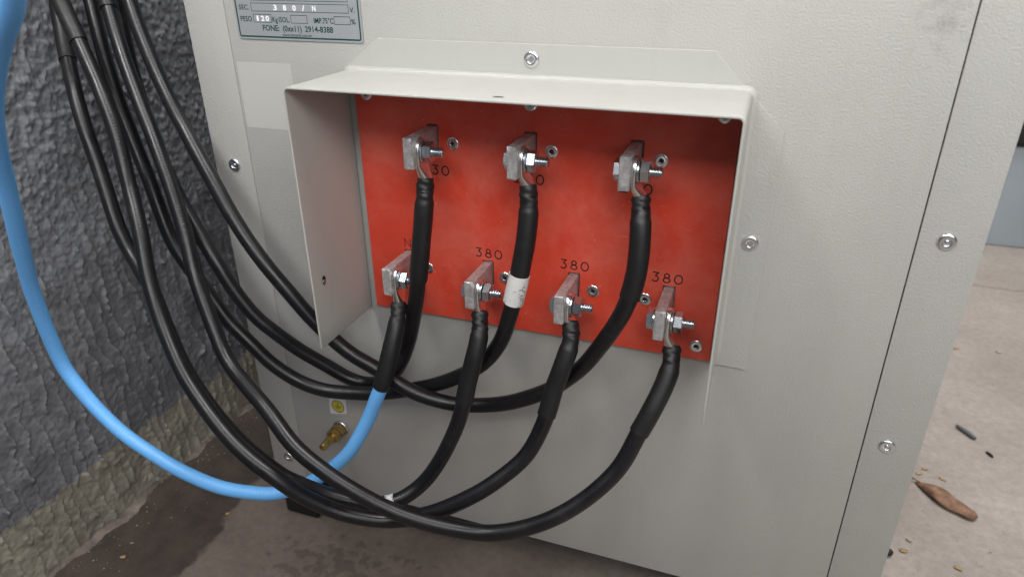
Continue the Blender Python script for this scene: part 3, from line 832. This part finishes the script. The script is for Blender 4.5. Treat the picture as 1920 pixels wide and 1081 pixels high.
def lug_mesh(xr, zc, S):
    """tinned ring tongue lofted into its barrel: slices across z."""
    sec = []
    for dz, hy in ((8.3, .6), (8.1, 2.2), (7.4, 3.8), (6.2, 5.2), (4.2, 6.5), (1.5, 7.2), (-3, 7.2), (-6.5, 6.9)):
        sec.append((zc + dz, xr + 1.52, BOLT_Y, 1.48, hy, 5.0))
    z0, z1 = zc - 6.5, S.z - 2.0
    sx, sy = S.x, S.y
    for k in range(1, 11):
        t = k / 10; e = t * t * (3 - 2 * t)
        sec.append((z0 + (z1 - z0) * t, xr + 1.52 + (sx - xr - 1.52) * e, BOLT_Y + (sy - BOLT_Y) * t, 1.48 + (3.9 - 1.48) * min(1, t / .8) ** 1.15, 6.9 + (4.5 - 6.9) * e, 5.0 - 2.8 * e))
    n = 28; verts = []; faces = []
    for z, cx, cy, hx, hy, ex in sec:
        for k in range(n):
            a = 2 * math.pi * k / n
            c, s = math.cos(a), math.sin(a)
            verts.append((cx + hx * math.copysign(abs(c) ** (2 / ex), c), cy + hy * math.copysign(abs(s) ** (2 / ex), s), z))
    for i in range(len(sec) - 1):
        for k in range(n):
            a, b = i * n + k, i * n + (k + 1) % n
            faces.append((a, b, b + n, a + n))
    faces.append(tuple(range(n))); faces.append(tuple(range((len(sec) - 1) * n, len(sec) * n))[::-1])
    me = pydata('terminal_lug', verts, faces)
    bm = bmesh.new(); bm.from_mesh(me); me2 = from_bm('terminal_lug', bm, 0.7); return me2

CLABEL = {
    'T1': 'black cable bolted to the left upper terminal, sweeping lowest behind the others',
    'T2': 'black cable with a white marker sleeve on the middle upper terminal',
    'T3': 'black cable from the right upper terminal, passing under the hood cheek',
    'T4': 'bright blue cable bolted to the N terminal',
    'T5': 'black cable bolted to the leftmost 380 terminal',
    'T6': 'black cable bolted to the middle 380 terminal',
    'T7': 'black cable bolted to the rightmost 380 terminal, hanging lowest in front'}
CLABEL['T1'] = 'black cable bolted to the left upper terminal, running down beside the N terminal'
for ki, key in enumerate(('T1', 'T2', 'T3', 'T4', 'T5', 'T6', 'T7')):
    pts = CAB[key]
    # run on upwards out of view along the last direction, easing to vertical
    e = Vector(pts[-1]); d = (Vector(pts[-1]) - Vector(pts[-2])).normalized()
    ext = []
    for k in range(1, 6):
        d = (d * .75 + Vector((0, 0.0, 1)) * .25).normalized(); e = e + d * 45
        if key != 'T4': e.x = max(e.x, -504 + ki)
        ext.append(tuple(e))
    path, L = resample(spline(list(pts) + ext), 2.2)
    path = smooth_path(path, 10)
    wr = random.Random(ki * 7 + 3); w1, w2, w3 = (wr.uniform(0, 6) for _ in range(3))
    for q in range(12, len(path)):
        e_ = min(1.0, (q - 12) / 25)
        path[q] = path[q] + Vector((math.sin(q * .075 + w1), math.sin(q * .11 + w2) * .6, math.sin(q * .062 + w3))) * .55 * e_
    S = path[0]
    t = thing('power_cable', CLABEL[key], 'cable', tuple(path[-1]), 'power cables wired to the terminal board')
    base = Vector(path[-1])
    rng = random.Random(ki + 50)
    ph = [rng.uniform(0, 6.28) for _ in range(6)]
    rc = 5.25 if key != 'T4' else 5.0
    vf = tube(path[3:], lambda s, a: rc * (1 + .012 * math.sin(s * .045 + ph[0]) + .008 * math.sin(s * .17 + ph[1] + a)), 22)
    sh = link('sheath', pydata('sheath', *vf), 'blue' if key == 'T4' else 'black', None, smooth=True); world_part(sh, t)
    s1, s2 = STEP[key]
    # heat shrink over barrel and cable end
    def boot_r(s, a):
        if s < 1.2: r = 4.9 + .35 * s
        elif s < s1 - 2.0: r = 5.35 + .36 * math.sin(s * .62 + ph[2]) * math.cos(a * 2 + ph[3]) + 0.26 * math.sin(s * 1.3 + ph[4] + 2 * a)
        elif s < s1 + 2.2:
            q = (s - s1 + 2.0) / 4.2; q = q * q * (3 - 2 * q); r = 5.35 + .68 * q
        else: r = 6.03 + .05 * math.sin(s * .3 + a + ph[5])
        return r
    nb = max(3, sum(1 for _ in path) and int(s2 / 2.2))
    bpath, _ = resample(path[:nb + 1], 0.9)
    vf = tube(bpath, boot_r, 24)
    bo = link('heat_shrink_boot', pydata('heat_shrink_boot', *vf), 'shrink', None, smooth=True); world_part(bo, t)
    bo.data.set_sharp_from_angle(angle=1.0)
    i = ki
    lg = link('terminal_lug', lug_mesh(BARS[i][0], BARS[i][1] + BH / 2, S), 'tin', None); world_part(lg, t)
    if key == 'T2':
        for a0, a1 in ((56.0, 65.4), (66.0, 74.9)):
            seg = path[int(round(a0 / 2.2)):int(round(a1 / 2.2)) + 1]
            sp, _ = resample(seg, 0.8)
            vf = tube(sp, lambda s, a: 6.55, 26)
            mk = link('marker_sleeve', pydata('marker_sleeve', *vf), 'white', None, smooth=True, label='white marker sleeve'); world_part(mk, t)
            mk.data.set_sharp_from_angle(angle=1.0)
    if key in ('T6', 'T7', 'T5'):
        # tape wrap near the top of the bundle
        n0 = {'T6': 0, 'T7': 0, 'T5': 0}[key]
        tgt = {'T6': 450 - 27, 'T7': 449 - 6, 'T5': 449 - 40}[key]
        idx = [q for q, p in enumerate(path) if p.z > tgt and q > len(path) * .5]
        sp, _ = resample(path[idx[0]:idx[0] + 26], 1.5)
        vf = tube(sp, lambda s, a: 5.95 + .08 * math.sin(s * .8 + a), 20)
        tp = link('heat_shrink_sleeve', pydata('heat_shrink_sleeve', *vf), 'shrink', None, smooth=True); world_part(tp, t)
        tp.data.set_sharp_from_angle(angle=1.0)
    if key in ('T4', 'T6', 'T7', 'T3'):
        # the maker's embossed line along the sheath: rows of small upright ticks
        pv = []; pf = []; q0, q1 = (20, len(path) - 30) if key == 'T4' else (int(len(path) * .55), len(path) - 40)
        eye = Vector((60, -400, 620)); pr = random.Random(ki + 90)
        for q in range(q0, q1):
            if (q // 9) % 3 == 2 or pr.random() < .22: continue
            tg = (path[q + 1] - path[q]).normalized(); nn = eye - path[q]; nn = (nn - tg * nn.dot(tg)).normalized(); bb = tg.cross(nn)
            hgt = pr.uniform(.5, .95); wd = pr.uniform(.16, .34); b0 = len(pv)
            for (u_, v_) in ((-wd, -hgt), (wd, -hgt), (wd, hgt), (-wd, hgt)):
                ang = v_ / rc
                pv.append(tuple(path[q] + tg * u_ + (nn * math.cos(ang) + bb * math.sin(ang)) * (rc * 1.012 + .16)))
            pf.append((b0, b0 + 1, b0 + 2, b0 + 3))
        o = link('printing', pydata('printing', pv, pf), 'faint_print' if key == 'T4' else 'grey_print'); world_part(o, t); o['kind'] = 'stuff'
    if key == 'T5':
        # scrap of printed marker on the cable where the others cross it
        j = min(range(len(path)), key=lambda q: (path[q] - Vector(CAB['T5'][10])).length)
        sp, _ = resample(path[j + 3:j + 7], 0.8)
        vf = tube(sp, lambda s, a: 5.5, 24)
        mk = link('marker_sleeve', pydata('marker_sleeve', *vf), 'white', None, smooth=True, label='white marker sleeve'); world_part(mk, t)

# ---------------------------------------------------------------- litter on the floor
def leaf():
    A, B = Vector((192, 241, 3)), Vector((236.5, 202.6, 4))
    d = (B - A); L = d.length; d.normalize(); w = Vector((-d.y, d.x, 0))
    verts = []; faces = []; nu, nv = 22, 11
    for i in range(nu):
        t = i / (nu - 1)
        prof = (3.0 + 10.5 * math.sin(math.pi * min(1, t * 0.82 + 0.02)) ** 0.8) * (1 - max(0, (t - .9) / .1) ** 2 * .55) * min(1, .35 + t * 5)
        for j in range(nv):
            a = (j / (nv - 1) - .5) * 2.5
            y = math.sin(a) * prof * .72
            z = math.cos(a) * prof * .72 + .6 * math.sin(t * 17 + j) + 1.2 * math.sin(t * 6)
            p = A + d * (L * t) + w * (y + 1.2 * math.sin(t * 9 + j * .6)) + Vector((0, 0, max(0.2, z * .8 - 1.0)))
            verts.append((p.x, p.y, max(p.z - 2.4, 0.3)))
    for i in range(nu - 1):
        for j in range(nv - 1): a = i * nv + j; faces.append((a, a + 1, a + nv + 1, a + nv))
    return pydata('dry_leaf', verts, faces), A, d
lm, A, d = leaf()
lt = thing('dry_leaf', 'curled brown dry leaf on the concrete right of the cabinet', 'leaf', (212, 222, 0))
o = link('blade', lm, 'dry_leaf', None, smooth=True); world_part(o, lt); o.modifiers.new('t', 'SOLIDIFY').thickness = .5 * MM
vf = tube([A + d * 4 + Vector((0, 0, .6)), A - d * 3 + Vector((0, 0, .5)), A - d * 9 + Vector((1, 1, 1)), A - d * 14 + Vector((0, 2, 2))], lambda s, a: .75, 8)
o = link('stalk', pydata('stalk', *vf), 'dry_leaf', None, smooth=True); world_part(o, lt)

def stick(name, a, b, r, mat, label, cat, bend=1.0, flat=1.0):
    a, b = Vector(a), Vector(b); mid = (a + b) / 2 + Vector((bend, bend * .5, 0))
    p, _ = resample(spline([tuple(a), tuple(mid), tuple(b)], 6), max(1.0, (b - a).length / 9))
    n = len(p)
    vf = tube(p, lambda s, an: r * (1 - .35 * (abs(s / max(.1, (b - a).length) - .5) * 2) ** 4) * (1 + .1 * math.sin(an * 2)), 10)
    o = link(name, pydata(name, *vf), mat, None, smooth=True)
    return tag(o, label, cat)
stick('plastic_stub', (247.6, 354.5, 2.6), (262, 335.5, 2.6), 2.5, 'twig', 'small dark grey rod-shaped stub lying on the concrete', 'stub', .4)
stick('dark_chip', (268.5, 316, 1.3), (273, 309, 1.2), 1.5, 'rubber', 'tiny black plastic scrap near the grey stub', 'scrap', .5)
stick('black_cap', (152.5, 134, 3.2), (158.5, 130, 3.0), 3.4, 'rubber', 'small black cap beside the cabinet foot', 'cap', .0)

def flake(name, x, y, sx, sy, rot, mat, label, cat='leaf chip', group='leaf chips on the concrete'):
    n = 9; v = [(0, 0, 1.0)]; f = []
    for i in range(n):
        a = 2 * math.pi * i / n; q = rnd.uniform(.75, 1.1)
        v.append((sx * q * math.cos(a), sy * q * math.sin(a), .45 + .5 * rnd.random()))
    for i in range(n): f.append((0, 1 + i, 1 + (i + 1) % n))
    me = pydata(name, v, f)
    o = link(name, me, mat, None, smooth=True)
    o.location = Vector((x, y, 0.2)) * MM; o.rotation_euler = (0, 0, rot)
    o.modifiers.new('t', 'SOLIDIFY').thickness = .5 * MM
    return tag(o, label, cat, group)
flake('leaf_chip', 197.5, 257.1, 3.75, 1.88, 0.30, 'straw', 'straw-coloured leaf chip above the dry leaf, nearer the cabinet edge')
flake('leaf_chip', 218.2, 255.1, 3.75, 1.35, -0.60, 'straw', 'split straw-coloured leaf chip above the tip of the dry leaf')
flake('leaf_chip', 169.3, 140.4, 4.50, 2.62, 0.20, 'straw', 'tan leaf chip beside the black cap')
flake('leaf_chip', 210.5, 134.3, 4.50, 1.65, -0.40, 'straw', 'tan leaf chip nearest the lower right corner')
flake('leaf_chip', 203.6, 266.0, 3.75, 1.65, 0.10, 'straw', 'pale tan leaf chip against the cabinet edge')
flake('leaf_chip', 175.4, 155.0, 3.00, 1.05, -0.50, 'straw', 'thin straw chip above the black cap')
flake('leaf_chip', 281.0, 544.3, 4.50, 2.25, 0.50, 'straw', 'brown leaf chip beside the cabinet edge far back')
flake('paper_scrap', 331.5, 551.8, 4.50, 2.62, 0.10, 'pale', 'white paper scrap far back on the concrete', 'scrap', 'pale scraps on the concrete')
flake('leaf_chip', -478.7, -95.5, 2.88, 2.34, 0.20, 'straw', 'round tan leaf chip on the damp stain near the wall')
flake('leaf_chip', -427.0, -22.0, 2.70, 1.80, 0.80, 'straw', 'tan leaf chip on the dry concrete left of the foot')
flake('white_chip', -483.9, -80.5, 1.80, 0.81, 0.60, 'pale', 'tiny white chip on the damp stain near the wall', 'chip', 'pale scraps on the concrete')
flake('white_splinter', 241.6, 165.2, 3.38, 0.60, 0.90, 'pale', 'thin white splinter at the lower right of the floor', 'splinter', 'pale scraps on the concrete')

# loose grit in the corner by the wall
gv = []; gf = []
for i in range(230):
    x = -514 + abs(rnd.gauss(0, 22)); y = rnd.uniform(-190, 150); r = rnd.choice((.25, .3, .4, .5, .8))
    b0 = len(gv)
    for k in range(6):
        ax, ay, az = ((1, 0, 0), (-1, 0, 0), (0, 1, 0), (0, -1, 0), (0, 0, 1), (0, 0, -1))[k]
        q = r * rnd.uniform(.6, 1.2); gv.append((x + ax * q, y + ay * q, .3 + az * q * .7))
    for tri in ((0, 2, 4), (2, 1, 4), (1, 3, 4), (3, 0, 4), (2, 0, 5), (1, 2, 5), (3, 1, 5), (0, 3, 5)): gf.append(tuple(b0 + q for q in tri))
gr = link('grit', pydata('grit', gv, gf), 'pale')
gr['kind'] = 'stuff'; gr['label'] = 'pale loose grit scattered along the foot of the wall'; gr['category'] = 'grit'
